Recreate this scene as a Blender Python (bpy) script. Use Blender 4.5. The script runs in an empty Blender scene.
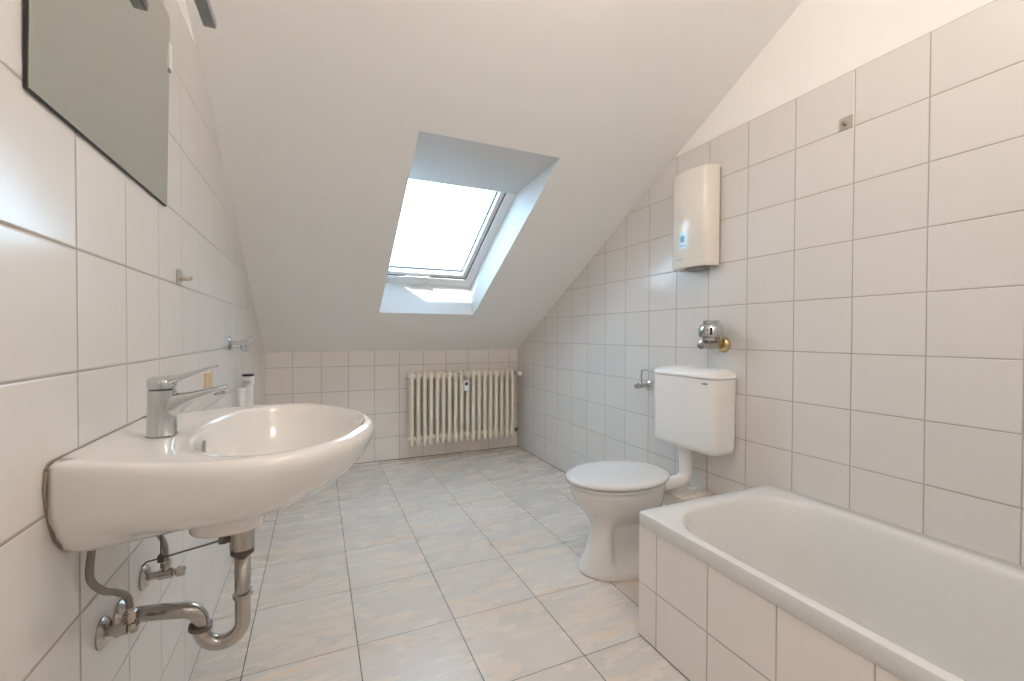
import bpy, bmesh, math, random
from mathutils import Vector, Matrix
random.seed(7)
SC = bpy.context.scene
COL = SC.collection

# ------------------------------------------------------------------ camera
def setup_camera():
    yaw, pitch, roll = 0.4191, -0.0132, 0.0030
    cy, sy, cp, sp, cr, sr = math.cos(yaw), math.sin(yaw), math.cos(pitch), math.sin(pitch), math.cos(roll), math.sin(roll)
    fwd = Vector((sy*cp, cy*cp, sp)); r0 = Vector((cy, -sy, 0)); u0 = r0.cross(fwd)
    r = cr*r0 + sr*u0; u = -sr*r0 + cr*u0
    cam = bpy.data.objects.new('camera', bpy.data.cameras.new('camera'))
    m = Matrix((r, u, -fwd)).transposed().to_4x4()
    m.translation = Vector((0.4156, -3.752, 1.0536))
    cam.matrix_world = m
    cam.data.sensor_width = 36; cam.data.lens = 438.05/1024*36
    cam.data.clip_start = 0.02
    COL.objects.link(cam); SC.camera = cam
setup_camera()

# ------------------------------------------------------------------ world, sun, exposure
wd = bpy.data.worlds.new('sky'); SC.world = wd; wd.use_nodes = True
bg = wd.node_tree.nodes['Background']
bg.inputs[0].default_value = (0.51, 0.77, 1.0, 1); bg.inputs[1].default_value = 10.2
sun = bpy.data.objects.new('sun', bpy.data.lights.new('sun', 'SUN')); COL.objects.link(sun)
sun.data.energy = 8; sun.data.angle = 0.009; sun.data.color = (1.0, 0.95, 0.88)
SUN_DIR = Vector((0.48, 0.865, -0.765))
sun.rotation_euler = SUN_DIR.to_track_quat('-Z', 'Y').to_euler()
vs = SC.view_settings
vs.view_transform = 'Standard'; vs.look = 'None'; vs.gamma = 1; vs.use_curve_mapping = False
vs.exposure = 0.0
SC.cycles.max_bounces = 24; SC.cycles.diffuse_bounces = 14; SC.cycles.glossy_bounces = 8
SC.cycles.transparent_max_bounces = 12; SC.cycles.caustics_reflective = False
SC.cycles.use_denoising = True

# ------------------------------------------------------------------ room numbers (metres)
XL, XR = 0.058, 2.144            # wall faces
YB, YF = 0.0, -4.26              # knee wall at the far end, wall behind the camera
ZK, SL = 0.915, 0.547            # knee wall height, slope of the roof
ZT = 1.99                        # top of the tiling
ZC = 2.55
YC = -(ZC-ZK)/SL
NL = math.sqrt(1+SL*SL)
def zs(y): return ZK - SL*y
def SP(x, s, n):                 # a point on the slope: s up the slope, n outward
    return Vector((x, (-s + n*SL)/NL, ZK + (s*SL + n)/NL))

# ------------------------------------------------------------------ node helpers
class NT:
    def __init__(self, name):
        self.m = bpy.data.materials.new(name); self.m.use_nodes = True
        self.t = self.m.node_tree; self.b = self.t.nodes['Principled BSDF']
    def n(self, typ, **kw):
        x = self.t.nodes.new(typ)
        for k, v in kw.items(): setattr(x, k, v)
        return x
    def put(self, v, sock):
        if hasattr(v, 'is_output'): self.t.links.new(v, sock)
        else: sock.default_value = v
    def math(self, op, a, b=0.0, c=None, clamp=False):
        x = self.n('ShaderNodeMath', operation=op, use_clamp=clamp)
        self.put(a, x.inputs[0]); self.put(b, x.inputs[1])
        if c is not None: self.put(c, x.inputs[2])
        return x.outputs[0]
    def remap(self, v, a, b, c, d, smooth=False):
        x = self.n('ShaderNodeMapRange')
        if smooth: x.interpolation_type = 'SMOOTHSTEP'
        self.put(v, x.inputs[0])
        for i, q in enumerate((a, b, c, d)): self.put(q, x.inputs[i+1])
        return x.outputs[0]
    def mix(self, f, a, b):
        x = self.n('ShaderNodeMix', data_type='RGBA')
        self.put(f, x.inputs[0]); self.put(a, x.inputs[6]); self.put(b, x.inputs[7])
        return x.outputs[2]
    def comb(self, x=0.0, y=0.0, z=0.0):
        c = self.n('ShaderNodeCombineXYZ')
        for i, q in enumerate((x, y, z)): self.put(q, c.inputs[i])
        return c.outputs[0]
    def noise(self, vec, scale, detail=2.0, rough=0.5):
        x = self.n('ShaderNodeTexNoise')
        if vec is not None: self.put(vec, x.inputs['Vector'])
        x.inputs['Scale'].default_value = scale; x.inputs['Detail'].default_value = detail
        x.inputs['Roughness'].default_value = rough
        return x.outputs['Fac']
    def bump(self, h, strength, dist, normal=None):
        x = self.n('ShaderNodeBump'); x.inputs['Strength'].default_value = strength
        x.inputs['Distance'].default_value = dist; self.put(h, x.inputs['Height'])
        if normal is not None: self.put(normal, x.inputs['Normal'])
        return x.outputs[0]
    def set(self, **kw):
        for k, v in kw.items(): self.put(v, self.b.inputs[k.replace('_', ' ')])
        return self.m

def simple(name, color, rough=0.5, metal=0.0, coat=0.0, bump=0.0, bscale=60.0, spec=0.5):
    t = NT(name)
    pos = t.n('ShaderNodeTexCoord').outputs['Object']
    nz = t.noise(pos, bscale, 3.0)
    c = t.mix(nz, tuple(v*0.97 for v in color)+(1,), tuple(min(1, v*1.03) for v in color)+(1,))
    t.set(Base_Color=c, Roughness=rough, Metallic=metal, Coat_Weight=coat, Specular_IOR_Level=spec)
    if bump: t.set(Normal=t.bump(nz, bump, 0.002))
    return t.m

def tile_mat(name, ax, off_u, size_u, off_v, size_v, color=(0.74, 0.715, 0.69), grout=(0.42, 0.385, 0.35), gw=0.0017, floor_line=True, spec=0.45):
    """glazed square wall tiles; ax = world axis along the wall, rows run in z"""
    t = NT(name)
    sep = t.n('ShaderNodeSeparateXYZ'); t.put(t.n('ShaderNodeNewGeometry').outputs['Position'], sep.inputs[0])
    u = t.math('DIVIDE', t.math('SUBTRACT', sep.outputs[ax], off_u), size_u)
    v = t.math('DIVIDE', t.math('SUBTRACT', sep.outputs[2], off_v), size_v)
    def edge(q, size):
        f = t.math('FRACT', q)
        return t.math('MULTIPLY', t.math('SUBTRACT', 0.5, t.math('ABSOLUTE', t.math('SUBTRACT', f, 0.5))), size)
    e = t.math('MINIMUM', edge(u, size_u), edge(v, size_v))
    g = t.remap(e, gw*0.75, gw*1.25, 1.0, 0.0)
    wn = t.n('ShaderNodeTexWhiteNoise', noise_dimensions='3D')
    t.put(t.comb(t.math('FLOOR', u), t.math('FLOOR', v), 3.7), wn.inputs['Vector'])
    rnd = wn.outputs['Color']
    geo = t.n('ShaderNodeNewGeometry')
    nz = t.noise(geo.outputs['Position'], 5.0, 1.0)
    var = t.math('ADD', t.math('MULTIPLY', wn.outputs['Value'], 0.03), 0.985)
    vm = t.n('ShaderNodeVectorMath', operation='SCALE'); vm.inputs[0].default_value = color; t.put(var, vm.inputs['Scale'])
    gn = t.noise(geo.outputs['Position'], 9.0, 3.0)
    gcol = t.mix(gn, tuple(c*0.8 for c in grout)+(1,), tuple(c*1.15 for c in grout)+(1,))
    col = t.mix(g, vm.outputs[0], gcol)
    # each tile sits at a hair's angle of its own
    dv = t.n('ShaderNodeVectorMath', operation='SUBTRACT'); t.put(rnd, dv.inputs[0]); dv.inputs[1].default_value = (.5, .5, .5)
    ds = t.n('ShaderNodeVectorMath', operation='SCALE'); t.put(dv.outputs[0], ds.inputs[0]); ds.inputs['Scale'].default_value = 0.012
    an = t.n('ShaderNodeVectorMath', operation='ADD'); t.put(geo.outputs['Normal'], an.inputs[0]); t.put(ds.outputs[0], an.inputs[1])
    nn = t.n('ShaderNodeVectorMath', operation='NORMALIZE'); t.put(an.outputs[0], nn.inputs[0])
    h = t.remap(e, gw*0.4, gw*2.6, 0.0, 1.0, True)
    h2 = t.math('ADD', h, t.math('MULTIPLY', nz, 0.35))
    if floor_line:
        dark = t.remap(sep.outputs[2], 0.003, 0.006, 1.0, 0.0)
        col = t.mix(dark, col, (0.09, 0.08, 0.07, 1))
    t.set(Base_Color=col, Roughness=t.remap(g, 0, 1, 0.17, 0.8), Specular_IOR_Level=spec, Normal=t.bump(h2, 0.5, 0.0025, nn.outputs[0]))
    return t.m

def floor_mat(name, xo, xs, yo, ys, zdir=False):
    t = NT(name)
    P = t.n('ShaderNodeNewGeometry').outputs['Position']
    sep = t.n('ShaderNodeSeparateXYZ'); t.put(P, sep.inputs[0])
    u = t.math('DIVIDE', t.math('SUBTRACT', sep.outputs[0], xo), xs)
    v = t.math('DIVIDE', t.math('SUBTRACT', sep.outputs[1], yo), ys)
    def edge(q, size):
        return t.math('MULTIPLY', t.math('SUBTRACT', 0.5, t.math('ABSOLUTE', t.math('SUBTRACT', t.math('FRACT', q), 0.5))), size)
    eu, ev = edge(u, xs), edge(v, ys)
    gu = t.remap(eu, 0.0013, 0.0022, 1.0, 0.0); gv = t.remap(ev, 0.0008, 0.0016, 1.0, 0.0)
    g = t.math('MAXIMUM', gu, gv)
    wn = t.n('ShaderNodeTexWhiteNoise', noise_dimensions='3D')
    t.put(t.comb(t.math('FLOOR', u), t.math('FLOOR', v), 1.3), wn.inputs['Vector'])
    sc = t.n('ShaderNodeVectorMath', operation='SCALE'); t.put(wn.outputs['Color'], sc.inputs[0]); sc.inputs['Scale'].default_value = 7.0
    # veins run across the room
    base = t.comb(t.math('MULTIPLY', sep.outputs[0], 6.0), t.math('MULTIPLY', sep.outputs[1], 27.0), 0.0)
    add = t.n('ShaderNodeVectorMath', operation='ADD'); t.put(base, add.inputs[0]); t.put(sc.outputs[0], add.inputs[1])
    warp = t.noise(add.outputs[0], 0.8, 3.0)
    add2 = t.n('ShaderNodeVectorMath', operation='ADD'); t.put(add.outputs[0], add2.inputs[0])
    t.put(t.comb(t.math('MULTIPLY', warp, 1.0), t.math('MULTIPLY', warp, 1.6), 0.0), add2.inputs[1])
    n1 = t.noise(add2.outputs[0], 0.62, 5.0, 0.62)
    n2 = t.noise(add2.outputs[0], 1.5, 4.0, 0.6)
    n3 = t.noise(add2.outputs[0], 2.6, 3.0, 0.6)
    white = t.mix(t.remap(n2, 0.28, 0.72, 0, 1), (0.655, 0.60, 0.55, 1), (0.70, 0.655, 0.61, 1))
    c1 = t.mix(t.math('MULTIPLY', t.remap(n1, 0.44, 0.78, 0.0, 1.0, True), 0.88), white, (0.76, 0.585, 0.43, 1))
    c2 = t.mix(t.math('MULTIPLY', t.remap(n3, 0.52, 0.85, 0.0, 1.0, True), 0.35), c1, (0.58, 0.525, 0.475, 1))
    var = t.remap(wn.outputs['Value'], 0, 1, 0.95, 1.03)
    vm = t.n('ShaderNodeVectorMath', operation='SCALE'); t.put(c2, vm.inputs[0]); t.put(var, vm.inputs['Scale'])
    col = t.mix(g, vm.outputs[0], (0.10, 0.095, 0.095, 1))
    fine = t.noise(P, 90.0, 3.0)
    h = t.math('ADD', t.remap(t.math('MINIMUM', eu, ev), 0.0006, 0.004, 0.0, 1.0, True), t.math('MULTIPLY', fine, 0.02))
    t.set(Base_Color=col, Roughness=t.remap(n1, 0.3, 0.7, 0.24, 0.30), Normal=t.bump(h, 0.25, 0.0012))
    return t.m

# ------------------------------------------------------------------ materials
M = {}
M['plaster'] = simple('white_plaster', (0.88, 0.865, 0.85), 0.85, bump=0.12, bscale=140)
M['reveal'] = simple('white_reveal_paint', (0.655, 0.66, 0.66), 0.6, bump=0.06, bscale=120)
M['tile_right'] = tile_mat('wall_tiles_right', 1, -2.4104, 0.2074, -0.0097, 0.2, color=(0.70, 0.675, 0.655))  # same tile, darkened in colour to take down the light on this wall
M['tile_left'] = tile_mat('wall_tiles_left', 1, -2.808, 0.2037, -0.0099, 0.2001, spec=0.28)
M['tile_back'] = tile_mat('wall_tiles_back', 0, 0.0441, 0.2012, -0.0041, 0.2, color=(0.84, 0.785, 0.745))  # same tile, missing light put into its colour: lighter copy
M['tile_front'] = tile_mat('wall_tiles_front', 0, 0.0441, 0.2012, -0.0041, 0.2)
M['tile_bath'] = tile_mat('bath_panel_tiles', 1, -2.832, 0.2085, -0.0097, 0.2, color=(0.82, 0.775, 0.74), grout=(0.46, 0.42, 0.38))  # same tile lightened in colour, standing in for light on the panel
M['tile_bath_end'] = tile_mat('bath_end_tiles', 0, 1.448, 0.2, -0.0097, 0.2)
M['tile_ledge'] = tile_mat('ledge_tiles', 1, -2.262, 0.2074, 0.10, 0.2)
M['floor'] = floor_mat('marbled_floor_tiles', 0.2013, 0.3384, -2.5483, 0.3506)
M['ledge_top'] = floor_mat('marbled_ledge_tiles', 0.2013, 0.3384, -2.605, 0.3506)
M['ceramic'] = simple('white_ceramic', (0.745, 0.73, 0.71), 0.10, coat=0.3)
M['enamel'] = simple('white_enamel', (0.715, 0.715, 0.715), 0.13, coat=0.3)
M['seat'] = simple('white_seat_plastic', (0.70, 0.70, 0.71), 0.14)
M['plastic'] = simple('white_plastic', (0.82, 0.81, 0.79), 0.28)
M['cream'] = simple('cream_radiator_paint', (0.80, 0.73, 0.60), 0.32)
M['heater'] = simple('heater_cover', (0.80, 0.755, 0.69), 0.08)
M['chrome'] = simple('chrome', (0.58, 0.60, 0.62), 0.09, 1.0)
M['oldchrome'] = simple('dull_chrome', (0.50, 0.47, 0.44), 0.22, 1.0, bump=0.1, bscale=40)
M['darkmetal'] = simple('dark_metal', (0.16, 0.14, 0.125), 0.4, 0.7)
M['hose'] = simple('braided_hose', (0.27, 0.245, 0.22), 0.42, 0.6, bump=0.5, bscale=400)
M['brass'] = simple('brass', (0.62, 0.48, 0.25), 0.25, 1.0)
M['alu'] = simple('grey_aluminium', (0.36, 0.37, 0.40), 0.4, 0.3)
M['steel'] = simple('brushed_steel', (0.55, 0.50, 0.44), 0.35, 0.8)
M['black'] = simple('black_rubber', (0.02, 0.02, 0.02), 0.5)
M['grey'] = simple('grey_plastic', (0.30, 0.31, 0.31), 0.4)
M['print'] = simple('grey_print', (0.33, 0.32, 0.31), 0.5)
M['yellow'] = simple('yellow_seal', (0.75, 0.42, 0.05), 0.5)
M['beige'] = simple('beige_plate', (0.72, 0.56, 0.36), 0.4)
M['silicone'] = simple('old_sealant', (0.26, 0.22, 0.17), 0.6)
M['sky_sticker'] = simple('pale_blue_sticker', (0.62, 0.73, 0.77), 0.2)
M['blue_print'] = simple('blue_print', (0.13, 0.36, 0.60), 0.3)
M['frame'] = simple('window_white', (0.82, 0.82, 0.81), 0.3)
M['gasket'] = simple('window_gasket', (0.07, 0.075, 0.08), 0.5)
def mirror_mat():
    t = NT('mirror_silver')
    t.set(Base_Color=(0.66, 0.68, 0.625, 1), Metallic=1.0, Roughness=0.01)
    return t.m
M['mirror'] = mirror_mat()
def glass_mat():
    t = NT('window_glass'); nt = t.t
    tr = t.n('ShaderNodeBsdfTransparent'); tr.inputs[0].default_value = (0.97, 0.98, 0.98, 1)
    gl = t.n('ShaderNodeBsdfGlossy'); gl.inputs['Roughness'].default_value = 0.02
    lw = t.n('ShaderNodeLayerWeight'); lw.inputs[0].default_value = 0.5
    fr = t.math('ADD', t.math('MULTIPLY', t.math('POWER', lw.outputs['Facing'], 5.0), 0.9), 0.05, clamp=True)
    mx = t.n('ShaderNodeMixShader'); nt.links.new(fr, mx.inputs[0])
    nt.links.new(tr.outputs[0], mx.inputs[1]); nt.links.new(gl.outputs[0], mx.inputs[2])
    nt.links.new(mx.outputs[0], nt.nodes['Material Output'].inputs[0])
    return t.m
M['glass'] = glass_mat()
def lamp_mat():
    t = NT('lit_opal_glass')
    t.set(Base_Color=(0.9, 0.88, 0.82, 1), Emission_Color=(1.0, 0.85, 0.71, 1), Emission_Strength=20.0)
    return t.m
M['lamp'] = lamp_mat()
M['lamp_fill'] = M['lamp'].copy(); M['lamp_fill'].node_tree.nodes['Principled BSDF'].inputs['Emission Color'].default_value = (1.0, 1.0, 0.98, 1)
M['lamp_fill'].node_tree.nodes['Principled BSDF'].inputs['Emission Strength'].default_value = 9.2  # neutral glow of the added fill lamp

# ------------------------------------------------------------------ mesh helpers
def new(): return bmesh.new()
def finish(name, bm, mat, parent=None, smooth=True, angle=40, bevel=0.0, subsurf=0, origin=None):
    bmesh.ops.recalc_face_normals(bm, faces=bm.faces[:])
    me = bpy.data.meshes.new(name)
    if origin is not None: bmesh.ops.translate(bm, verts=bm.verts[:], vec=-Vector(origin))
    bm.to_mesh(me); bm.free()
    for m in (mat if isinstance(mat, (list, tuple)) else [mat]): me.materials.append(M[m] if isinstance(m, str) else m)
    o = bpy.data.objects.new(name, me); COL.objects.link(o)
    if origin is not None: o.location = origin
    if parent is not None:
        o.parent = parent
        o.matrix_parent_inverse = Matrix.Translation(-parent.location)
    if smooth:
        for p in me.polygons: p.use_smooth = True
        if angle < 180: me.set_sharp_from_angle(angle=math.radians(angle))
    if bevel:
        b = o.modifiers.new('bevel', 'BEVEL'); b.width = bevel; b.segments = 3; b.limit_method = 'ANGLE'; b.angle_limit = math.radians(35)
        b.harden_normals = False
    if subsurf:
        s = o.modifiers.new('subsurf', 'SUBSURF'); s.levels = s.render_levels = subsurf
    return o
def thing(name, loc, label, cat, group=None):
    o = bpy.data.objects.new(name, None); COL.objects.link(o); o.location = loc
    o.empty_display_size = 0.05
    return tag(o, label, cat, group)
def tag(o, label, cat, group=None):
    o['label'] = label; o['category'] = cat
    if group: o['group'] = group
    return o
def structure(o, label=None):
    o['kind'] = 'structure'
    if label: o['label'] = label
    return o
def add_box(bm, lo, hi):
    vs = [bm.verts.new((x, y, z)) for x in (lo[0], hi[0]) for y in (lo[1], hi[1]) for z in (lo[2], hi[2])]
    for f in ((0, 1, 3, 2), (4, 6, 7, 5), (0, 4, 5, 1), (2, 3, 7, 6), (0, 2, 6, 4), (1, 5, 7, 3)):
        bm.faces.new([vs[i] for i in f])
    return vs
def add_loft(bm, loops, cap0=True, cap1=True, closed=True):
    rings = [[bm.verts.new(p) for p in lp] for lp in loops]
    n = len(rings[0])
    for a, b in zip(rings, rings[1:]):
        for i in range(n if closed else n-1):
            j = (i+1) % n
            bm.faces.new((a[i], a[j], b[j], b[i]))
    if cap0: bm.faces.new(rings[0][::-1])
    if cap1: bm.faces.new(rings[-1])
    return rings
def frame_of(d):
    d = Vector(d).normalized()
    a = Vector((0, 0, 1)) if abs(d.z) < 0.9 else Vector((1, 0, 0))
    u = d.cross(a).normalized(); return u, d.cross(u).normalized()
def add_lathe(bm, base, axis, prof, n=32, cap0=True, cap1=True):
    """prof = [(distance along axis, radius)]"""
    axis = Vector(axis).normalized(); u, v = frame_of(axis); base = Vector(base)
    loops = []
    for h, r in prof:
        r = max(r, 1e-4)
        loops.append([base + axis*h + u*(r*math.cos(2*math.pi*i/n)) + v*(r*math.sin(2*math.pi*i/n)) for i in range(n)])
    return add_loft(bm, loops, cap0, cap1)
def smooth_path(pts, k=8):
    pts = [Vector(p) for p in pts]; out = []
    P = [2*pts[0]-pts[1]] + pts + [2*pts[-1]-pts[-2]]
    for i in range(1, len(P)-2):
        a, b, c, d = P[i-1:i+3]
        for q in range(k):
            t = q/k
            out.append(0.5*((2*b) + (c-a)*t + (2*a-5*b+4*c-d)*t*t + (3*b-a-3*c+d)*t**3))
    out.append(pts[-1]); return out
def arc_path(pts, rad, k=8):
    """straight runs with rounded corners"""
    pts = [Vector(p) for p in pts]; out = [pts[0]]
    for a, b, c in zip(pts, pts[1:], pts[2:]):
        d1 = (a-b); d2 = (c-b); r = min(rad, d1.length*0.49, d2.length*0.49)
        p, q = b + d1.normalized()*r, b + d2.normalized()*r
        for i in range(k+1):
            t = i/k
            out.append((1-t)**2*p + 2*t*(1-t)*b + t*t*q)
    out.append(pts[-1]); return out
def add_tube(bm, path, rad, n=14, caps=True):
    path = [Vector(p) for p in path]
    rads = rad if isinstance(rad, (list, tuple)) else [rad]*len(path)
    d = (path[1]-path[0]).normalized(); u, v = frame_of(d); loops = []
    for i, p in enumerate(path):
        nd = (path[min(i+1, len(path)-1)] - path[max(i-1, 0)]).normalized()
        q = d.rotation_difference(nd); u = q @ u; v = q @ v; d = nd
        loops.append([p + u*(rads[i]*math.cos(2*math.pi*k/n)) + v*(rads[i]*math.sin(2*math.pi*k/n)) for k in range(n)])
    return add_loft(bm, loops, caps, caps)
def superellipse(cx, cy, a, b, z, e=2.0, n=64):
    out = []
    for i in range(n):
        t = 2*math.pi*i/n; c, s = math.cos(t), math.sin(t)
        out.append(Vector((cx + a*math.copysign(abs(c)**(2/e), c), cy + b*math.copysign(abs(s)**(2/e), s), z)))
    return out
def round_rect(x0, x1, y0, y1, z, r, k=8):
    out = []
    for cx, cy, a0 in ((x1-r, y1-r, 0), (x0+r, y1-r, 90), (x0+r, y0+r, 180), (x1-r, y0+r, 270)):
        for i in range(k+1):
            a = math.radians(a0 + 90*i/k); out.append(Vector((cx + r*math.cos(a), cy + r*math.sin(a), z)))
    return out
def quad(bm, *pts, mi=0):
    f = bm.faces.new([bm.verts.new(p) for p in pts]); f.material_index = mi; return f

# ------------------------------------------------------------------ setting
def build_room():
    bm = new(); add_box(bm, (XL-.2, YF-.2, -.15), (XR+.2, YB+.2, 0)); structure(finish('floor', bm, 'floor', smooth=False))
    # far knee wall
    bm = new(); add_box(bm, (XL-.2, YB, -.15), (XR+.2, YB+.2, ZK)); structure(finish('wall_back', bm, 'tile_back', smooth=False))
    # wall behind the camera
    bm = new()
    add_box(bm, (XL-.2, YF-.2, -.15), (XR+.2, YF, ZT)); nf = len(bm.faces)
    add_box(bm, (XL-.2, YF-.2, ZT), (XR+.2, YF-.006, ZC+.1))
    bm.faces.ensure_lookup_table()
    for f in bm.faces[nf:]: f.material_index = 1
    structure(finish('wall_front', bm, ['tile_front', 'plaster'], smooth=False))
    # side walls: tiles stand 6 mm proud of the plaster above them
    for nm, x, o, mt in (('wall_left', XL, -1, 'tile_left'), ('wall_right', XR, 1, 'tile_right')):
        bm = new()
        yt = -(ZT-ZK)/SL
        def prism(xa, xb, poly, mi):
            lo = [Vector((xa, y, z)) for y, z in poly]; hi = [Vector((xb, y, z)) for y, z in poly]
            r = add_loft(bm, [lo, hi]); bm.faces.ensure_lookup_table()
            for f in bm.faces[-(len(poly)+2):]: f.material_index = mi
        prism(x, x+o*.2, [(YB, -.15), (YB, ZK), (yt, ZT), (YF, ZT), (YF, -.15)], 0)
        prism(x+o*.006, x+o*.2, [(yt, ZT), (YC, ZC), (YF, ZC), (YF, ZT)], 1)
        structure(finish(nm, bm, [mt, 'plaster'], smooth=False))
    # roof slope with the skylight hole, then the flat part
    bm = new()
    OX0, OX1, OY1, OY0 = OPEN
    xs = [XL-.2, OX0, OX1, XR+.2]; ys = [YB+.15, OY0, OY1, YC]
    g = [[bm.verts.new((x, y, zs(y))) for y in ys] for x in xs]
    for i in range(3):
        for j in range(3):
            if (i, j) != (1, 1): bm.faces.new((g[i][j], g[i+1][j], g[i+1][j+1], g[i][j+1]))
    e0, e1 = bm.verts.new((xs[0], YF-.2, ZC)), bm.verts.new((xs[3], YF-.2, ZC))
    bm.faces.new((g[0][3], g[1][3], g[2][3], g[3][3], e1, e0))
    structure(finish('ceiling', bm, 'plaster', smooth=False))
OPEN = (0.820, 1.520, -1.855, -0.535)
build_room()

def build_window():
    root = bpy.data.objects.new('window_1', None); COL.objects.link(root); root.location = SP(1.11, 1.2, .18)
    structure(root, 'white pivoting roof window set deep in the sloped ceiling')
    root['category'] = 'window'
    OX0, OX1, OY1, OY0 = OPEN
    FX0, FX1 = 0.735, 1.490                      # outer frame
    s0, s1 = 0.716, 1.680
    A = [Vector((OX0, OY0, zs(OY0))), Vector((OX1, OY0, zs(OY0))), Vector((OX1, OY1, zs(OY1))), Vector((OX0, OY1, zs(OY1)))]
    n0 = 0.184
    B = [SP(FX0, s0, n0), SP(FX1, s0, n0), SP(FX1, s1, n0), SP(FX0, s1, n0)]
    bm = new()
    a = [bm.verts.new(p) for p in A]; b = [bm.verts.new(p) for p in B]
    for i in range(4):
        j = (i+1) % 4; bm.faces.new((a[i], a[j], b[j], b[i]))
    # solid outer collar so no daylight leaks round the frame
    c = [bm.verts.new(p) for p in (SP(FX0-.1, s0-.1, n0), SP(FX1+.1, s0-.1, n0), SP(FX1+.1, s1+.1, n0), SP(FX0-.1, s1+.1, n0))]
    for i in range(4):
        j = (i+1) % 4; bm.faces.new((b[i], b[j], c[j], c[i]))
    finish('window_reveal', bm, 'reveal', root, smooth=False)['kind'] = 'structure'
    def bar(bm, x0, x1, sa, sb, na, nb):
        lo = [SP(x, s, na) for x, s in ((x0, sa), (x1, sa), (x1, sb), (x0, sb))]
        hi = [SP(x, s, nb) for x, s in ((x0, sa), (x1, sa), (x1, sb), (x0, sb))]
        add_loft(bm, [lo, hi])
    st = 1.78
    fd = .085                                             # depth of the outer frame
    bm = new()
    bar(bm, FX0-.02, FX0+.056, s0-.02, st, n0, n0+fd); bar(bm, FX1-.056, FX1+.02, s0-.02, st, n0, n0+fd)
    bar(bm, FX0+.056, FX1-.056, s0-.02, s0+.084, n0, n0+.05); bar(bm, FX0-.02, FX1+.02, 1.715, st+.05, n0, n0+.136)
    finish('window_frame', bm, 'frame', root, smooth=False, bevel=.004)
    bm = new(); k0, k1 = n0+.014, n0+.066
    ix0, ix1, gx0, gx1 = FX0+.062, FX1-.048, FX0+.095, 1.402
    sb, sg = s0+.074, s0+.120
    bar(bm, ix0, gx0, sb, 1.712, k0, k1); bar(bm, gx1, ix1, sb, 1.712, k0, k1)
    bar(bm, gx0, gx1, sb, sg, k0, k1); bar(bm, gx0, gx1, 1.69, 1.712, k0, k1)
    sash = finish('window_sash', bm, 'frame', root, smooth=False, bevel=.004)
    bm = new()
    gn = n0+.058
    for x0, x1, sa, sb_ in ((gx0-.001, gx0+.005, sg, 1.69), (gx1-.007, gx1+.001, sg, 1.69), (gx0, gx1, sg-.001, sg+.010)):
        bar(bm, x0, x1, sa, sb_, gn-.010, gn-.001)
    finish('gasket', bm, 'gasket', sash, smooth=False)
    bm = new()
    bar(bm, FX0+.054, FX0+.064, s0+.07, 1.70, n0+.006, n0+.016); bar(bm, FX1-.060, FX1-.050, s0+.07, 1.70, n0+.006, n0+.016)
    bar(bm, FX0+.054, FX1-.050, s0+.076, s0+.086, n0+.006, n0+.016)
    finish('seal', bm, 'gasket', root, smooth=False)
    bm = new(); quad(bm, SP(gx0-.01, sg-.01, gn), SP(gx1+.01, sg-.01, gn), SP(gx1+.01, 1.70, gn), SP(gx0-.01, 1.70, gn))
    finish('window_glass', bm, 'glass', root, smooth=False)
    bm = new()
    xm = 1.143
    bar(bm, xm-.012, xm+.012, s0+.040, s0+.105, n0-.012, n0-.001)
    bar(bm, xm-.16, xm-.012, s0+.085, s0+.097, n0-.006, n0+.003)
    finish('window_handle', bm, 'frame', root, smooth=False, bevel=.003)
build_window()

# ------------------------------------------------------------------ bath
def build_bath():
    x0, x1, y0, y1, zt = 1.445, XR-.001, YF+.004, -2.533, 0.437
    t = thing('bathtub', ((x0+x1)/2, (y0+y1)/2, 0), 'white enamelled built-in bathtub with a wide flat rim along the right tiled wall', 'bathtub')
    bm = new(); k = 10
    def lp(dx0, dx1, dy0, dy1, z, r): return round_rect(x0+dx0, x1-dx1, y0+dy0, y1-dy1, z, r, k)
    loops = [lp(.010, 0.0, 0, .010, .388, .010), lp(.002, 0.0, 0, .002, .389, .012), lp(0, 0, 0, 0, .392, .012),
             lp(0, 0, 0, 0, zt-.006, .012), lp(.0015, 0, 0, .0015, zt-.002, .013), lp(.006, .002, .002, .006, zt, .015),
             lp(.028, .060, .08, .056, zt-.0003, .19), lp(.033, .066, .09, .062, zt-.002, .19), lp(.038, .072, .10, .068, zt-.008, .19), lp(.043, .077, .11, .075, zt-.020, .19),
             lp(.058, .090, .15, .100, zt-.08, .19), lp(.078, .104, .20, .135, zt-.18, .175), lp(.094, .114, .24, .178, zt-.28, .165),
             lp(.110, .126, .27, .225, zt-.345, .15), lp(.135, .149, .31, .275, zt-.378, .13), lp(.175, .189, .38, .35, zt-.390, .10)]
    add_loft(bm, loops, cap0=False)
    finish('basin', bm, 'enamel', t, angle=45)
    bm = new(); add_lathe(bm, (1.79, -3.95, .0405), (0, 0, 1), [(0, .028), (.003, .028), (.004, .024), (.004, .0)]); finish('drain', bm, 'chrome', t)
    # tiled panels: a built-in surround
    bm = new()
    add_box(bm, (1.448, YF+.002, 0.0005), (1.50, y1-.004, .388)); finish('apron', bm, 'tile_bath', t, smooth=False, bevel=.0015)
    bm = new()
    add_box(bm, (1.5005, y1-.05, 0.0005), (XR-.001, y1-.0045, .388)); finish('end_panel', bm, 'tile_bath_end', t, smooth=False)
build_bath()

def build_ledge():
    bm = new(); add_box(bm, (1.945, -2.525, .0005), (XR-.001, -1.86, .300))
    bm.faces.ensure_lookup_table(); bm.normal_update()
    for f in bm.faces:
        if abs(f.calc_center_median().z-.300) < 1e-4: f.material_index = 1
    structure(finish('wall_ledge', bm, ['tile_ledge', 'ledge_top'], smooth=False, bevel=.001))
build_ledge()

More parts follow.
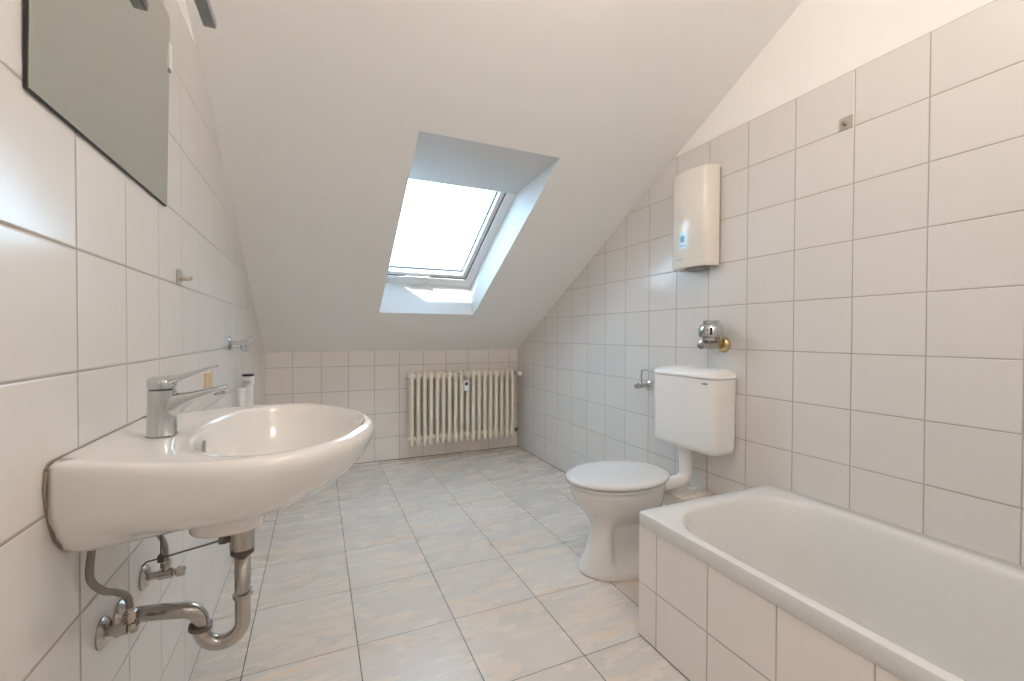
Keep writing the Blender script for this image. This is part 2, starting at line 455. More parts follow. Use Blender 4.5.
# ------------------------------------------------------------------ toilet
def egg(xf, xb, cy, hw, z, n=64, e=2.0, be=2.35, pinch=0.0):
    """plan outline of bowl and seat: front at xf (towards the room), back at xb"""
    xm = xf + (xb-xf)*0.50
    out = []
    for i in range(n):
        a = 2*math.pi*i/n; c, s = math.cos(a), math.sin(a)
        if c >= 0: ee = be; x = xm + (xb-xm)*abs(c)**(2/ee)
        else: ee = e; x = xm - (xm-xf)*abs(c)**(2/ee)
        y = hw*math.copysign(abs(s)**(2/ee), s)
        if pinch:                                   # waist behind the front column of the foot
            k = max(0.0, min(1.0, (x-1.572)/.05)); k = k*k*(3-2*k); y *= 1-pinch*k
        out.append(Vector((x, cy + y, z)))
    return out
def build_toilet():
    cy = -2.125
    t = thing('toilet', (1.65, cy, 0), 'white floor standing toilet with closed lid between the left floor and the bath', 'toilet')
    t['label'] = 'white floor standing ceramic toilet with its lid closed, beside the bath end'
    bm = new()
    L = [(0.000, 1.482, 1.915, .136, 0), (0.010, 1.478, 1.917, .139, 0), (0.030, 1.484, 1.912, .134, .02), (0.042, 1.490, 1.905, .127, .12), (0.052, 1.493, 1.90, .118, .36), (0.08, 1.504, 1.895, .111, .46),
         (0.12, 1.516, 1.89, .105, .46), (0.16, 1.528, 1.89, .100, .44), (0.195, 1.535, 1.89, .099, .38), (0.215, 1.533, 1.89, .103, .24), (0.235, 1.524, 1.89, .112, .12), (0.26, 1.506, 1.89, .127, .05),
         (0.285, 1.484, 1.89, .143, 0), (0.315, 1.462, 1.89, .159, 0), (0.345, 1.448, 1.89, .168, 0), (0.365, 1.442, 1.89, .172, 0), (0.378, 1.440, 1.89, .174, 0), (0.386, 1.444, 1.888, .171, 0), (0.388, 1.455, 1.875, .160, 0)]
    add_loft(bm, [egg(a, b, cy, w, z, pinch=pi_) for z, a, b, w, pi_ in L])
    finish('bowl', bm, 'ceramic', t, angle=70)
    bm = new()
    add_tube(bm, smooth_path([(1.84, cy, .19), (1.90, cy, .19), (1.946, cy, .19)]), .052, 20); finish('outlet', bm, 'plastic', t)
    bm = new(); add_loft(bm, [egg(1.436, 1.895, cy, .178, .389, be=2.1), egg(1.430, 1.90, cy, .184, .392, be=2.1), egg(1.430, 1.90, cy, .184, .4005, be=2.1), egg(1.437, 1.893, cy, .177, .404, be=2.1)])
    finish('seat_ring', bm, 'seat', t, angle=60)
    bm = new(); add_loft(bm, [egg(1.428, 1.918, cy, .184, .4068, be=1.95), egg(1.420, 1.926, cy, .192, .410, be=1.95), egg(1.419, 1.927, cy, .193, .418, be=1.95), egg(1.425, 1.92, cy, .188, .425, be=1.95),
                              egg(1.45, 1.89, cy, .165, .4295), egg(1.52, 1.82, cy, .11, .432), egg(1.6, 1.74, cy, .05, .433)])
    finish('lid', bm, 'seat', t, angle=180)
    for s in (-1, 1):
        bm = new(); add_lathe(bm, (1.866, cy+s*.070, .389), (0, 0, 1), [(0, .012), (.012, .012), (.016, .009), (.017, 0)], 20); finish('hinge', bm, 'seat', t)
    # cistern, high on the wall, its own thing
    c = thing('cistern', (2.06, -2.18, .52), 'white plastic flush cistern mounted on the tiled wall above the toilet', 'cistern')
    yl, yr, xf = -1.99, -2.380, 1.985
    def rr(ins, z, r, dx=0): return round_rect(xf+ins+dx, XR-.001+.0, yr+ins, yl-ins, z, r, 8)
    bm = new()
    add_loft(bm, [rr(.030, .517, .035), rr(.014, .521, .04), rr(.004, .533, .042), rr(.001, .55, .042), rr(0, .70, .042), rr(-.001, .857, .042), rr(.003, .8585, .042)])
    finish('tank', bm, 'plastic', c, angle=50)
    bm = new()
    add_loft(bm, [rr(.004, .8590, .042), rr(.004, .8610, .042), rr(-.004, .8625, .045), rr(-.004, .872, .045), rr(.002, .883, .045), rr(.02, .893, .045), rr(.045, .897, .04)])
    finish('tank_lid', bm, 'plastic', c, angle=60)
    bm = new()
    add_loft(bm, [[Vector((xf-.0025, -2.33+.016*math.cos(a), .838+.005*math.sin(a))) for a in [2*math.pi*i/24 for i in range(24)]],
                  [Vector((xf+.002, -2.33+.016*math.cos(a), .838+.005*math.sin(a))) for a in [2*math.pi*i/24 for i in range(24)]]])
    finish('maker_badge', bm, 'print', c)
    yp = -2.150
    bm = new(); add_tube(bm, arc_path([(2.06, yp, .53), (2.06, yp, .352), (1.99, yp+.01, .338), (1.875, cy, .335)], .06, 10), .031, 22); finish('flush_pipe', bm, 'plastic', c)
    bm = new(); add_lathe(bm, (2.06, yp, .522), (0, 0, -1), [(0, .040), (.014, .040), (.018, .036), (.024, .033)], 28); finish('pipe_nut', bm, 'plastic', c)
build_toilet()

# ------------------------------------------------------------------ wash basin
SC_Y = -2.700
def plan_outline():
    half = [(0.0, .208), (.03, .222), (.08, .250), (.14, .278), (.20, .297), (.26, .304), (.32, .290), (.375, .251), (.42, .192), (.455, .115), (.472, .05), (.476, 0)]
    pts = smooth_path([Vector((a, b, 0)) for a, b in half], 6)
    right = [(p.x, p.y) for p in pts]
    return right + [(x, -y) for x, y in reversed(right[:-1])]
def ray_poly(poly, ox, oy, ang):
    dx, dy = math.cos(ang), math.sin(ang); best = None
    for (ax, ay), (bx, by) in zip(poly, poly[1:]+poly[:1]):
        ex, ey = bx-ax, by-ay; den = dx*ey-dy*ex
        if abs(den) < 1e-12: continue
        tt = ((ax-ox)*ey-(ay-oy)*ex)/den; ss = ((ax-ox)*dy-(ay-oy)*dx)/den
        if tt > 0 and -1e-9 <= ss <= 1+1e-9 and (best is None or tt > best): best = tt
    return ox+dx*best, oy+dy*best
def build_sink():
    t = thing('washbasin', (XL+.2, SC_Y, .70), 'white oval ceramic washbasin mounted on the left tiled wall', 'washbasin')
    poly = plan_outline(); N = 120
    W0 = XL+.0015
    # dense angles at wall corners
    def outer(sx, sy, z, sw=None):
        sw = sy if sw is None else sw           # sw = half width kept where the basin meets the wall
        pl = []
        for x, y in poly:
            k = math.exp(-(x*sx/.085)**2); pl.append((x*sx, y*(sy+(sw-sy)*k)))
        ox = min(.205, .476*sx*.6)
        return [Vector((W0+px, SC_Y+py, z)) for px, py in (ray_poly(pl, ox, 0, A) for A in angs)]
    angs = [2*math.pi*i/N for i in range(N)]
    for s in (1, -1):   # snap two rays to the wall corners
        ca = math.atan2(s*.208, -.205) % (2*math.pi)
        k = min(range(N), key=lambda i: abs(angs[i]-ca)); angs[k] = ca
    def inner(cx, a, b, z, ps=.93, e=2.15):
        pl = [(.24+(x-.24)*ps, y*ps) for x, y in poly]; out = []
        for A in angs:
            c, s = math.cos(A), math.sin(A)
            r = (abs(c/a)**e + abs(s/b)**e)**(-1/e)
            px, py = ray_poly(pl, cx, 0, A); r2 = math.hypot(px-cx, py)     # keep an even rim inside the outline
            r = (r**-10 + r2**-10)**-.1
            out.append(Vector((W0+cx+r*c, SC_Y+r*s, z)))
        return out
    bm = new()
    loops = [outer(.40, .24, .708, .56), outer(.50, .36, .711, .69), outer(.60, .48, .719, .79), outer(.67, .575, .731, .865), outer(.745, .675, .744, .91), outer(.84, .855, .760, .95),
             outer(.91, .925, .780, .985), outer(.955, .968, .800, 1.0), outer(.980, .990, .818, 1.0), outer(.995, 1.0, .836, 1.0), outer(1.0, 1.0, .846), outer(.998, .997, .853), outer(.990, .988, .8595), outer(.978, .974, .863), outer(.962, .956, .865)]
    rim, lip = loops[-1], inner(.302, .168, .284, .8635)
    for f in (.2, .4, .6, .8): loops.append([a.lerp(b, f) + Vector((0, 0, .0005)) for a, b in zip(rim, lip)])
    loops += [lip, inner(.301, .163, .279, .8600, .918), inner(.300, .158, .272, .852, .90), inner(.297, .150, .260, .836, .875), inner(.292, .137, .234, .803, .82), inner(.283, .115, .192, .770),
             inner(.268, .087, .142, .745), inner(.25, .055, .082, .732), inner(.235, .027, .027, .728), inner(.235, .020, .020, .720)]
    rings = add_loft(bm, loops)
    # square the back edge on the wall: points at the wall follow the end profile of the basin
    finish('basin_body', bm, 'ceramic', t, angle=80)
    bm = new(); add_loft(bm, [superellipse(W0+.190, SC_Y-.004, a, b, z, 2.3, 40) for a, b, z in ((.080, .072, .735), (.072, .062, .70), (.066, .055, .680), (.0645, .053, .664), (.061, .049, .6600))])
    finish('drain_boss', bm, 'ceramic', t, angle=60)
    # dirty sealant joint at the wall
    bm = new()
    prof = [(-.209, .856), (-.2125, .83), (-.208, .80), (-.20, .775), (-.188, .748), (-.170, .729), (-.145, .714), (-.118, .7075), (-.05, .706), (.05, .706), (.118, .7075), (.145, .714), (.170, .729), (.188, .748), (.20, .775), (.208, .80), (.2125, .83), (.209, .856)]
    add_tube(bm, [(XL+.0015, SC_Y+y, z) for y, z in prof], .0024, 8)
    add_tube(bm, [(XL+.0015, SC_Y-.209, .858), (XL+.0015, SC_Y-.203, .863), (XL+.0015, SC_Y-.19, .8655), (XL+.0015, SC_Y+.19, .8655), (XL+.0015, SC_Y+.203, .863), (XL+.0015, SC_Y+.209, .858)], .0016, 8)
    finish('sealant', bm, 'silicone', t)
    bm = new()
    cx = W0+.3-.155+.0015
    add_loft(bm, [[Vector((cx+d+.004*0, SC_Y-.02+.004*math.cos(a), .832+.0115*math.sin(a))) for a in [2*math.pi*i/20 for i in range(20)]] for d in (.0035, .009)])
    finish('overflow_hole', bm, 'grey', t)
    bm = new(); add_lathe(bm, (W0+.235, SC_Y, .7285), (0, 0, 1), [(0, .026), (.003, .026), (.004, .021), (.006, .018), (.007, 0)], 28); finish('drain_plug', bm, 'chrome', t)
    return t
build_sink()

def build_faucet():
    fx, fy, B = .153, -2.748, .8657
    t = thing('basin_tap', (fx, fy, B), 'chrome single lever mixer tap on the washbasin', 'tap')
    def stack(rows): return [superellipse(fx+d, fy, a, b, B+z, 2.7, 40) for d, a, b, z in rows]
    bm = new()
    add_loft(bm, stack([(0, .0235, .0215, 0), (0, .0235, .0215, .0025), (0, .0222, .0205, .004), (0, .0212, .0195, .04), (.0005, .0212, .0195, .072), (.0005, .0212, .0195, .0835), (.0005, .019, .017, .085)]))
    finish('tap_body', bm, 'chrome', t, angle=50)
    bm = new(); loops = []
    for x, zc, hw, hh in ((.004, .053, .0180, .024), (.014, .055, .0175, .0225), (.022, .0555, .0170, .0215), (.034, .0620, .0162, .0158), (.050, .0690, .0152, .0110), (.066, .0745, .0146, .0085), (.080, .0790, .0142, .0070), (.100, .0838, .0137, .0062), (.1035, .0846, .0120, .005)):
        loops.append([Vector((fx+x - p.y*0.1, fy+p.x, B+zc+p.y)) for p in superellipse(0, 0, hw, hh, 0, 3.2, 32)])
    add_loft(bm, loops); finish('spout', bm, 'chrome', t, angle=60)
    bm = new(); add_lathe(bm, (fx+.090, fy, B+.0775), (.12, 0, -1), [(-.004, .0098), (.006, .0098), (.007, .008), (.006, .0)], 24); finish('aerator', bm, 'oldchrome', t)
    bm = new()
    add_loft(bm, stack([(0, .0185, .0168, .0856), (0, .0212, .0195, .0868), (0, .0216, .0196, .094), (-.001, .0212, .0192, .101), (-.002, .0185, .0165, .106), (-.002, .010, .009, .1085)]))
    h = finish('lever_head', bm, 'chrome', t, angle=60)
    bm = new(); loops = []
    for x, zc, hw, hh in ((-.019, .0995, .010, .004), (-.006, .1010, .0180, .0078), (.014, .1015, .0170, .0095), (.026, .1050, .0156, .0072), (.040, .1100, .0144, .0054), (.062, .1180, .0128, .0038), (.084, .1250, .0112, .0027), (.088, .1262, .009, .002)):
        loops.append([Vector((fx+x, fy+p.x, B+zc+p.y)) for p in superellipse(0, 0, hw, hh, 0, 3.0, 28)])
    add_loft(bm, loops); finish('lever', bm, 'chrome', h, angle=60)
build_faucet()

def build_trap():
    x0, y0 = XL+.216, -2.704
    t = thing('sink_trap', (x0, y0, .44), 'chrome drain trap under the washbasin running to the wall', 'drain trap')
    def L(name, base, axis, prof, mat='oldchrome', n=28):
        bm = new(); add_lathe(bm, base, axis, prof, n); return finish(name, bm, mat, t, angle=35)
    L('seal', (x0, y0, .6605), (0, 0, -1), [(0, .031), (.005, .031), (.006, .026)], 'yellow')
    L('drain_collar', (x0, y0, .6550), (0, 0, -1), [(0, .0220), (.002, .0230), (.042, .0225), (.044, .0195)])
    L('collar_nut', (x0, y0, .611), (0, 0, -1), [(0, .0195), (.002, .0215), (.009, .0215), (.011, .0165)], 'darkmetal')
    bm = new()
    R_, zb = .036, .462
    path = [(x0, y0, .605), (x0, y0, .51)] + [(x0-R_+R_*math.cos(a), y0, zb-R_*math.sin(a)) for a in [math.pi*i/16 for i in range(17)]]
    path += [(x0-2*R_, y0, zb+.012)]
    path += [(x0-2*R_-.034+.034*math.cos(a), y0, zb+.012+.034*math.sin(a)) for a in [math.pi/2*i/10 for i in range(1, 11)]]
    path += [(x0-.150, y0+.020, .504), (XL+.012, y0+.044, .497)]
    add_tube(bm, path, .0145, 22); finish('pipe', bm, 'oldchrome', t, angle=180)
    L('slip_nut', (x0, y0, .521), (0.12, 0, -1), [(-.001, .0155), (.001, .0190), (.008, .0190), (.010, .0155)])
    L('slip_nut', (x0-2*R_, y0, .473), (-0.15, 0, -1), [(-.001, .0155), (.001, .0205), (.009, .0205), (.011, .0160)], 'darkmetal')
    L('wall_rosette', (XL+.0005, y0+.046, .495), (1, 0, 0), [(0, .034), (.004, .034), (.012, .028), (.017, .020), (.019, .0150)])
    bm = new(); add_lathe(bm, (x0-.018, y0, .634), (-1, .2, 0), [(0, .007), (.010, .007), (.010, .0095), (.022, .0095), (.024, .005)], 18); finish('rod_socket', bm, 'darkmetal', t)
    bm = new(); add_tube(bm, [(x0-.036, y0+.003, .633), (.112, -2.595, .5735), (.078, -2.572, .560), (.070, -2.572, .552)], .0020, 8); finish('linkage_rod', bm, 'darkmetal', t)
    bm = new(); add_tube(bm, [(.112, -2.604, .705), (.112, -2.604, .570)], .0020, 8); finish('lift_rod', bm, 'darkmetal', t)
    bm = new(); add_box(bm, (.106, -2.609, .568), (.118, -2.596, .584)); finish('rod_clamp', bm, 'darkmetal', t, smooth=False, bevel=.0015)
build_trap()

def angle_valve(name, y, z, label, hose_pts, fr=.027, h=1.0):
    t = thing(name, (XL, y, z), label, 'valve', 'angle valves under the washbasin')
    def L(nm, base, axis, prof, mat='oldchrome', n=24):
        bm = new(); add_lathe(bm, base, axis, prof, n); return finish(nm, bm, mat, t, angle=35)
    L('rosette', (XL+.0005, y, z), (1, 0, 0), [(0, fr), (.003, fr), (.009, fr*.8), (.012, .013)])
    L('valve_body', (XL+.008, y, z), (1, 0, 0), [(0, .0085), (.020, .0085), (.021, .0115), (.045*h+.003, .0115), (.045*h+.005, .008), (.050*h+.006, .008)])
    L('valve_handle', (XL+.056*h+.008, y, z), (1, 0, 0), [(0, .008), (.002, .0120), (.016*h, .0110), (.018*h, .008)], 'oldchrome', 8)
    L('hose_nut', (XL+.042, y, z+.008), (0, 0, 1), [(0, .008), (.007, .008), (.008, .0110), (.020, .0110), (.022, .008), (.030, .0066)], 'oldchrome', 6)
    bm = new(); add_tube(bm, smooth_path(hose_pts), .0056, 12); finish('hose', bm, 'hose', t, angle=180)
    return t
angle_valve('angle_valve', -2.735, .513, 'angle valve under the washbasin nearest the camera, its hose bulging out towards the tiled wall',
            [(XL+.042, -2.735, .548), (XL+.041, -2.745, .575), (.094, -2.775, .600), (.085, -2.805, .622), (.076, -2.822, .652), (.074, -2.812, .690), (.074, -2.795, .722)], h=.62)
angle_valve('angle_valve', -2.526, .507, 'angle valve farther under the washbasin, behind the thin linkage rod', [(XL+.042, -2.526, .542), (XL+.043, -2.535, .575), (XL+.043, -2.562, .605), (.098, -2.60, .645), (.092, -2.64, .69), (.09, -2.655, .72)], h=.95)

# ------------------------------------------------------------------ mirror and lamp on the left wall
def build_mirror():
    y0, y1, z0, z1 = -2.950, -2.354, 1.381, 1.866
    t = thing('wall_mirror', (XL+.01, (y0+y1)/2, z0), 'frameless rectangular mirror on the left tiled wall above the washbasin', 'mirror')
    def X(z): return XL+.0055+.009*(z-z0)/(z1-z0)
    bm = new()
    poly = [(y0, z0), (y1, z0), (y1, z1), (y0, z1)]
    add_loft(bm, [[Vector((X(z)-.0045, y, z)) for y, z in poly], [Vector((X(z)-.0005, y, z)) for y, z in poly]]); finish('backing', bm, 'black', t, smooth=False)
    i = .0015
    poly2 = [(y0+i, z0+i), (y1-i, z0+i), (y1-i, z1-i), (y0+i, z1-i)]
    bm = new(); add_loft(bm, [[Vector((X(z)-.0004, y, z)) for y, z in poly2], [Vector((X(z)+.0008, y, z)) for y, z in poly2]]); finish('mirror_pane', bm, 'mirror', t, smooth=False)
    for yy in (y1+.002,):
        bm = new(); add_box(bm, (XL+.0005, yy-.008, 1.735), (X(1.77)+.004, yy+.006, 1.80)); c = finish('mirror_clip', bm, 'plastic', t, smooth=False, bevel=.002)
        bm = new(); add_box(bm, (XL+.002, yy-.007, 1.728), (X(1.77)+.003, yy+.005, 1.7345)); finish('clip_foot', bm, 'grey', c, smooth=False)
    l = thing('mirror_lamp', (.15, -2.62, 1.91), 'grey bar lamp jutting out over the top of the mirror', 'lamp')
    bm = new(); add_box(bm, (.134, -2.97, 1.894), (.165, -2.303, 1.918)); finish('lamp_bar', bm, 'alu', l, smooth=False, bevel=.003)
    bm = new(); add_box(bm, (.140, -2.95, 1.8915), (.159, -2.315, 1.8939)); finish('diffuser', bm, 'grey', l, smooth=False)
    for y in (-2.82, -2.50):
        bm = new(); add_tube(bm, [(XL+.001, y, 1.908), (.137, y, 1.908)], .006, 10); finish('arm', bm, 'alu', l)
build_mirror()

def wall_hook(name, face, sgn, y, z, label, size, peg):
    """square metal plate with a short peg; face = wall x, sgn = direction into the room"""
    t = thing(name, (face, y, z), label, 'hook')
    bm = new(); add_box(bm, (min(face, face+sgn*.0025)+sgn*.0004, y-size/2, z-size/2), (max(face, face+sgn*.0025)+sgn*.0004, y+size/2, z+size/2)); finish('plate', bm, 'steel', t, smooth=False, bevel=.0008)
    bm = new()
    add_tube(bm, [(face+sgn*.002, y, z-.004), (face+sgn*peg, y, z-.004), (face+sgn*(peg+.003), y, z+.002)], .0055, 14); finish('peg', bm, 'steel', t)
wall_hook('towel_hook', XL, 1, -2.232, 1.213, 'small metal hook plate on the left wall below the mirror', .042, .028)
wall_hook('towel_hook', XR, -1, -2.798, 1.813, 'small square metal hook plate high on the right wall', .044, .014)

# blank plate and pipes further along the left wall
def build_left_bits():
    bm = new(); add_box(bm, (XL+.0004, -1.93, .842), (XL+.012, -1.855, .918)); tag(finish('socket_plate', bm, 'beige', smooth=False, bevel=.002), 'small beige blank cover plate on the left wall behind the tap', 'cover plate')
    y, z = -1.46, 1.012
    t = thing('wall_tap', (XL, y, z), 'small chrome appliance tap with a slanted nozzle on the left wall beyond the basin', 'tap')
    def L(nm, base, axis, prof, mat='chrome', n=24):
        bm = new(); add_lathe(bm, base, axis, prof, n); return finish(nm, bm, mat, t, angle=35)
    L('rosette', (XL+.0005, y, z), (1, 0, 0), [(0, .032), (.003, .032), (.009, .024), (.012, .012)])
    L('tap_body', (XL+.008, y, z), (1, 0, 0), [(0, .0105), (.035, .0105), (.036, .015), (.062, .015), (.064, .008)])
    L('outlet', (XL+.055, y, z-.004), (.05, 0, -1), [(0, .012), (.022, .012), (.023, .0145), (.034, .0145), (.035, .010)])
    bm = new(); add_tube(bm, [(XL+.058, y, z+.004), (XL+.072, y, z+.020), (XL+.084, y, z+.028), (XL+.092, y, z+.032)], [.010, .0085, .0075, .006], 12); finish('handle', bm, 'chrome', t)
    # drain standpipe
    px, py = .099, -1.20
    s = thing('standpipe', (px, py, .0), 'white plastic standpipe with a black rubber rim against the left wall', 'pipe')
    bm = new(); add_lathe(bm, (px, py, .0005), (0, 0, 1), [(0, .022), (.80, .022), (.801, .0265), (.840, .0265), (.841, .024)], 28); finish('pipe', bm, 'plastic', s, angle=35)
    bm = new(); add_lathe(bm, (px, py, .8412), (0, 0, 1), [(0, .0255), (.010, .0255), (.011, .021)], 28); finish('rim', bm, 'black', s, angle=35)
    bm = new(); add_tube(bm, [(.094, -1.36, .0005), (.094, -1.36, .80)], .017, 18); finish('branch_pipe', bm, 'plastic', s)
    bm = new(); add_tube(bm, arc_path([(.094, -1.36, .795), (.094, -1.36, .818), (.100, -1.30, .818), (.106, -1.232, .815)], .015), .008, 12); finish('connector', bm, 'chrome', s)
build_left_bits()

# ------------------------------------------------------------------ radiator
def build_radiator():
    z0, z1 = .137, .742; yb, yf = -.042, -.178
    t = thing('radiator', (1.57, -.11, z0), 'cream painted sectional column radiator on the low far wall', 'radiator')
    n = 18; xs = [1.122+i*(2.022-1.122)/(n-1) for i in range(n)]
    bm = new()
    # one section: four flat columns front to back joined by rounded heads
    def column(y, x, zb, zt, hw, hd):
        pts = []
        for z, k in ((zb, .45), (zb+.012, .85), (zb+.03, 1), (zt-.03, 1), (zt-.012, .85), (zt, .45)):
            pts.append(superellipse(x, y, hw*k, hd*k, z, 2.4, 16))
        add_loft(bm, pts)
    x = xs[0]
    ys = [yf+.017, yf+.051, yf+.085, yf+.119]
    for i, y in enumerate(ys):
        column(y, x, z0 + (.0 if i in (0, 3) else .012), z1 - (.0 if i in (0, 3) else .006), .0165 if i == 0 else .0140, .0150)
    for zc in (z0+.052, z1-.038):
        loops = []
        for y, k in ((yf+.010, .5), (yf+.018, .85), (yf+.03, 1), (yb-.016, 1), (yb-.004, .85), (yb+.0, .5)):
            loops.append([Vector((x+p.x, y, zc+p.y)) for p in superellipse(0, 0, .0150*k, .034*k, 0, 2.2, 20)])
        add_loft(bm, loops)
        add_lathe(bm, (x-.0264, (yb+yf)/2-.01, zc), (1, 0, 0), [(0, .026), (.010, .027), (.0264, .031), (.043, .027), (.0528, .026)], 20)
    s0 = finish('radiator_section', bm, 'cream', t, angle=50)
    for xx in xs[1:]:
        c = s0.copy(); COL.objects.link(c); c.parent = t; c.matrix_parent_inverse = s0.matrix_parent_inverse.copy(); c.location = (xx-x, 0, 0)
    def L(nm, base, axis, prof, mat, k=22, par=t):
        bm = new(); add_lathe(bm, base, axis, prof, k); return finish(nm, bm, mat, par, angle=35)
    yc = (yb+yf)/2-.01
    for zc in (z0+.052, z1-.038): L('end_plug', (xs[0]-.026, yc, zc), (-1, 0, 0), [(0, .022), (.004, .022), (.005, .013), (.014, .013)], 'steel', 6)
    v = L('supply_valve', (xs[-1]+.026, yc, z1-.038), (1, 0, 0), [(0, .018), (.010, .018), (.012, .012), (.030, .012), (.031, .017), (.038, .017)], 'darkmetal')
    L('valve_knob', (xs[-1]+.026+.034, yc-.0, z1-.038), (.25, -1, 0), [(0, .012), (.006, .016), (.012, .019), (.045, .021), (.052, .018), (.054, 0)], 'plastic', 28, v)
    L('return_valve', (xs[-1]+.026, yc, z0+.052), (1, 0, 0), [(0, .020), (.012, .020), (.014, .012), (.026, .012), (.027, .017), (.040, .017), (.042, .009)], 'darkmetal')
    bm = new(); add_tube(bm, [(xs[-1]+.052, yc, z0+.052), (xs[-1]+.052, yc+.05, z0+.052), (xs[-1]+.052, -.001, z0+.052)], .008, 12); finish('return_pipe', bm, 'darkmetal', t)
    bm = new(); add_tube(bm, [(xs[-1]+.062, yc, z1-.038), (xs[-1]+.062, yc+.05, z1-.038), (xs[-1]+.062, -.001, z1-.038)], .008, 12); finish('supply_pipe', bm, 'darkmetal', t)
    for xx in (xs[3]+.026, xs[14]+.026):
        bm = new(); add_box(bm, (xx-.010, yb+.0, z1-.075), (xx+.010, -.0005, z1-.065)); finish('bracket', bm, 'cream', t, smooth=False)
    # heat meter clipped between two sections
    hx = 1.577
    h = thing('heat_meter', (hx, yf-.01, .63), 'small white heat cost meter with a dark display clipped on the radiator', 'meter')
    bm = new(); add_box(bm, (hx-.020, yf-.018, .574), (hx+.020, yf+.004, .665)); finish('meter_body', bm, 'plastic', h, smooth=False, bevel=.004)
    bm = new(); add_box(bm, (hx-.011, yf-.0192, .622), (hx+.011, yf-.0178, .646)); finish('display', bm, 'black', h, smooth=False)
    bm = new(); add_box(bm, (hx-.016, yf-.010, .6655), (hx+.016, yf+.006, .690)); finish('clip', bm, 'steel', h, smooth=False, bevel=.003)
build_radiator()

# ------------------------------------------------------------------ water heater, valves on the right wall
def build_heater():
    yl, yr, z0, z1 = -2.034, -2.272, 1.380, 1.850; ym = (yl+yr)/2; hw = (yl-yr)/2; d = .098
    t = thing('water_heater', (XR, ym, z0), 'cream white flat instantaneous water heater on the right tiled wall', 'water heater')
    bm = new(); add_box(bm, (XR-.014, yr+.001, z0+.010), (XR-.0005, yl-.004, z1-.010)); finish('back_plate', bm, 'grey', t, smooth=False, bevel=.003)
    # cover: bowed front, rounded ends
    def sec(z, ins, dep):
        pts = [Vector((XR-.0115, yr+ins*.4, z))]
        n = 22
        for i in range(n+1):
            q = -1+2*i/n
            x = dep*(1-.22*q*q) * (1 - abs(q)**14*.45) - 0.0
            pts.append(Vector((XR-.004-x, ym+(hw-ins)*q, z)))
        pts.append(Vector((XR-.0115, yl-ins*.4, z)))
        return pts
    bm = new()
    add_loft(bm, [sec(z0+.004, .010, d-.022), sec(z0, .006, d-.012), sec(z0+.004, .002, d-.004), sec(z0+.014, 0, d), sec((z0+z1)/2, 0, d), sec(z1-.014, 0, d), sec(z1-.004, .002, d-.004), sec(z1, .006, d-.012), sec(z1-.004, .010, d-.022)])
    cov = finish('cover', bm, 'heater', t, angle=40)
    bm = new(); add_box(bm, (XR-.060, ym-.060, z0-.010), (XR-.006, ym+.040, z0+.004)); finish('connection_block', bm, 'grey', t, smooth=False, bevel=.003)
    # pale blue round-cornered energy sticker with its print
    def fx(y): q = (y-ym)/hw; return XR-.004-d*(1-.22*q*q)
    def patch(nm, ya, yb_, za, zb, mat, par, off, n=8):
        bm = new(); lo, hi = [], []
        for o, dst in ((off, 'a'), (-.002, 'b')):
            g = [[bm.verts.new((fx(ya+(yb_-ya)*i/n)-o, ya+(yb_-ya)*i/n, z)) for z in (za, zb)] for i in range(n+1)]
            for i in range(n): bm.faces.new((g[i][0], g[i+1][0], g[i+1][1], g[i][1]))
        return finish(nm, bm, mat, par, angle=180)
    st = patch('energy_sticker', ym-.018, ym+.054, z0+.092, z0+.176, 'sky_sticker', cov, .0006)
    patch('sticker_print', ym+.004, ym+.030, z0+.126, z0+.156, 'blue_print', st, .0010)
    patch('sticker_line', ym-.004, ym+.038, z0+.106, z0+.110, 'blue_print', st, .0010)
    for k in range(7):
        patch('maker_lettering', ym+.062-.0075*k, ym+.0575-.0075*k, z0+.040, z0+.046-(k % 2)*.0015, 'print', cov, .0006, 2)
build_heater()

def build_flush_valve():
    y, z = -2.293, 1.010
    t = thing('capped_valve', (XR, y, z), 'old chrome capped pressure valve with a brass rosette on the right wall above the cistern', 'valve')
    def L(nm, base, axis, prof, mat='chrome', k=32):
        bm = new(); add_lathe(bm, base, axis, prof, k); return finish(nm, bm, mat, t, angle=35)
    L('rosette', (XR-.0005, y, z), (-1, 0, 0), [(0, .036), (.004, .036), (.014, .029), (.020, .020)], 'brass')
    L('elbow', (XR-.015, y, z), (-1, 0, 0), [(0, .019), (.045, .019), (.050, .022)], 'brass', 24)
    c = (XR-.082, y, z)
    L('valve_body', (c[0]+.022, y, z), (-1, 0, 0), [(0, .021), (.050, .021), (.052, .016), (.066, .016), (.068, .020), (.084, .020), (.088, .012)], 'oldchrome', 20)
    L('side_screw', (c[0]-.015, y+.020, z), (0, 1, 0), [(0, .013), (.022, .013), (.024, .010)], 'oldchrome', 8)
    L('neck', (c[0], y, z+.018), (0, 0, 1), [(0, .036), (.018, .036)], 'oldchrome')
    L('cap', (c[0], y, z+.034), (0, 0, 1), [(0, .046), (.004, .052), (.010, .0535), (.044, .0535), (.056, .047), (.062, .037), (.063, .035), (.076, .035), (.077, .033)], 'chrome')
    bm = new(); dv = Vector((-.75, -.66, 0)); sv = Vector((.66, -.75, 0)); cc = Vector((c[0], y, 0))
    add_loft(bm, [[cc + dv*r + sv*a + Vector((0, 0, z+b)) for a, b in ((-.005, .046), (.005, .046), (.005, .078), (-.005, .078))] for r in (.050, .0545)])
    finish('slot', bm, 'black', t, smooth=False)
build_flush_valve()

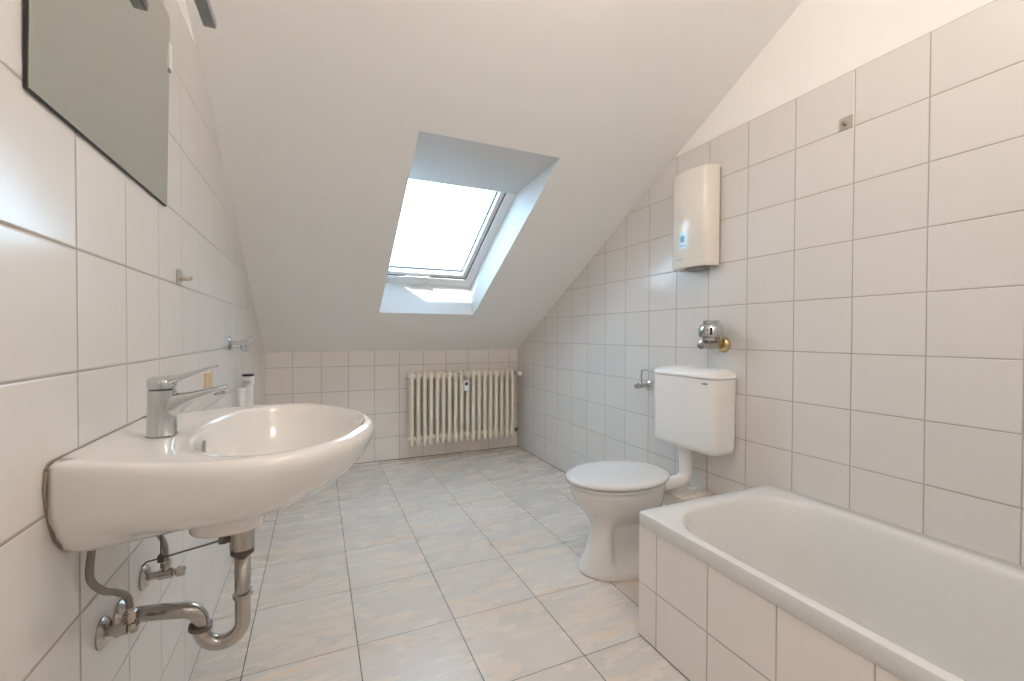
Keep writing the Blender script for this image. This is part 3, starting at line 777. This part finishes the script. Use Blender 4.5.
def build_cistern_valve():
    y, z = -1.795, .768
    t = thing('stop_valve', (XR, y, z), 'small chrome stop valve on the right wall feeding the cistern', 'valve')
    def L(nm, base, axis, prof, mat='chrome', k=24):
        bm = new(); add_lathe(bm, base, axis, prof, k); return finish(nm, bm, mat, t, angle=35)
    L('rosette', (XR-.0005, y, z), (-1, 0, 0), [(0, .030), (.003, .030), (.010, .022), (.013, .012)])
    L('valve_body', (XR-.008, y, z), (-1, 0, 0), [(0, .010), (.034, .010), (.035, .013), (.058, .013), (.060, .009), (.066, .009)], 'oldchrome')
    L('handle', (XR-.074, y, z), (-1, 0, 0), [(0, .009), (.002, .016), (.022, .015), (.025, .010)], 'oldchrome', 10)
    bm = new(); add_tube(bm, arc_path([(XR-.056, y, z+.008), (XR-.056, y, z+.092), (XR-.056, y-.10, z+.090), (XR-.056, -1.985, z+.085)], .018), .0048, 12); finish('feed_pipe', bm, 'oldchrome', t)
build_cistern_valve()

# ------------------------------------------------------------------ ceiling lamp just above the picture
def build_lamp():
    p = Vector((0.95, -3.14, ZC))
    nrm = Vector((0, 0, -1))
    t = thing('ceiling_lamp', p, 'round opal ceiling lamp on the flat ceiling just above the roof slope', 'lamp')
    bm = new(); add_lathe(bm, p+nrm*.001, nrm, [(0, .075), (.012, .075), (.02, .05), (.03, .04)], 32); finish('lamp_base', bm, 'plastic', t)
    bm = new(); add_lathe(bm, p+nrm*.030, nrm, [(.14-.14*math.cos(a), .14*math.sin(a)) for a in [math.pi*(i+.5)/14 for i in range(14)]], 32); finish('globe', bm, 'lamp', t, angle=180)
build_lamp()
def build_fill_lamp():  # unseen lamp, added to light the roof slope from the front
    x, z = 0.95, 1.98
    t = thing('fill_lamp', (x, YF, z), 'added unseen fill lamp, an opal globe on the wall behind the camera', 'lamp')
    bm = new(); add_lathe(bm, (x, YF+.0005, z), (0, 1, 0), [(0, .06), (.012, .06), (.02, .03), (.05, .025)], 32); finish('lamp_base', bm, 'plastic', t)
    bm = new(); add_lathe(bm, (x, YF+.05, z), (0, 1, 0), [(.14-.14*math.cos(a), .14*math.sin(a)) for a in [math.pi*(i+.5)/14 for i in range(14)]], 32); finish('globe', bm, 'lamp_fill', t, angle=180)
build_fill_lamp()
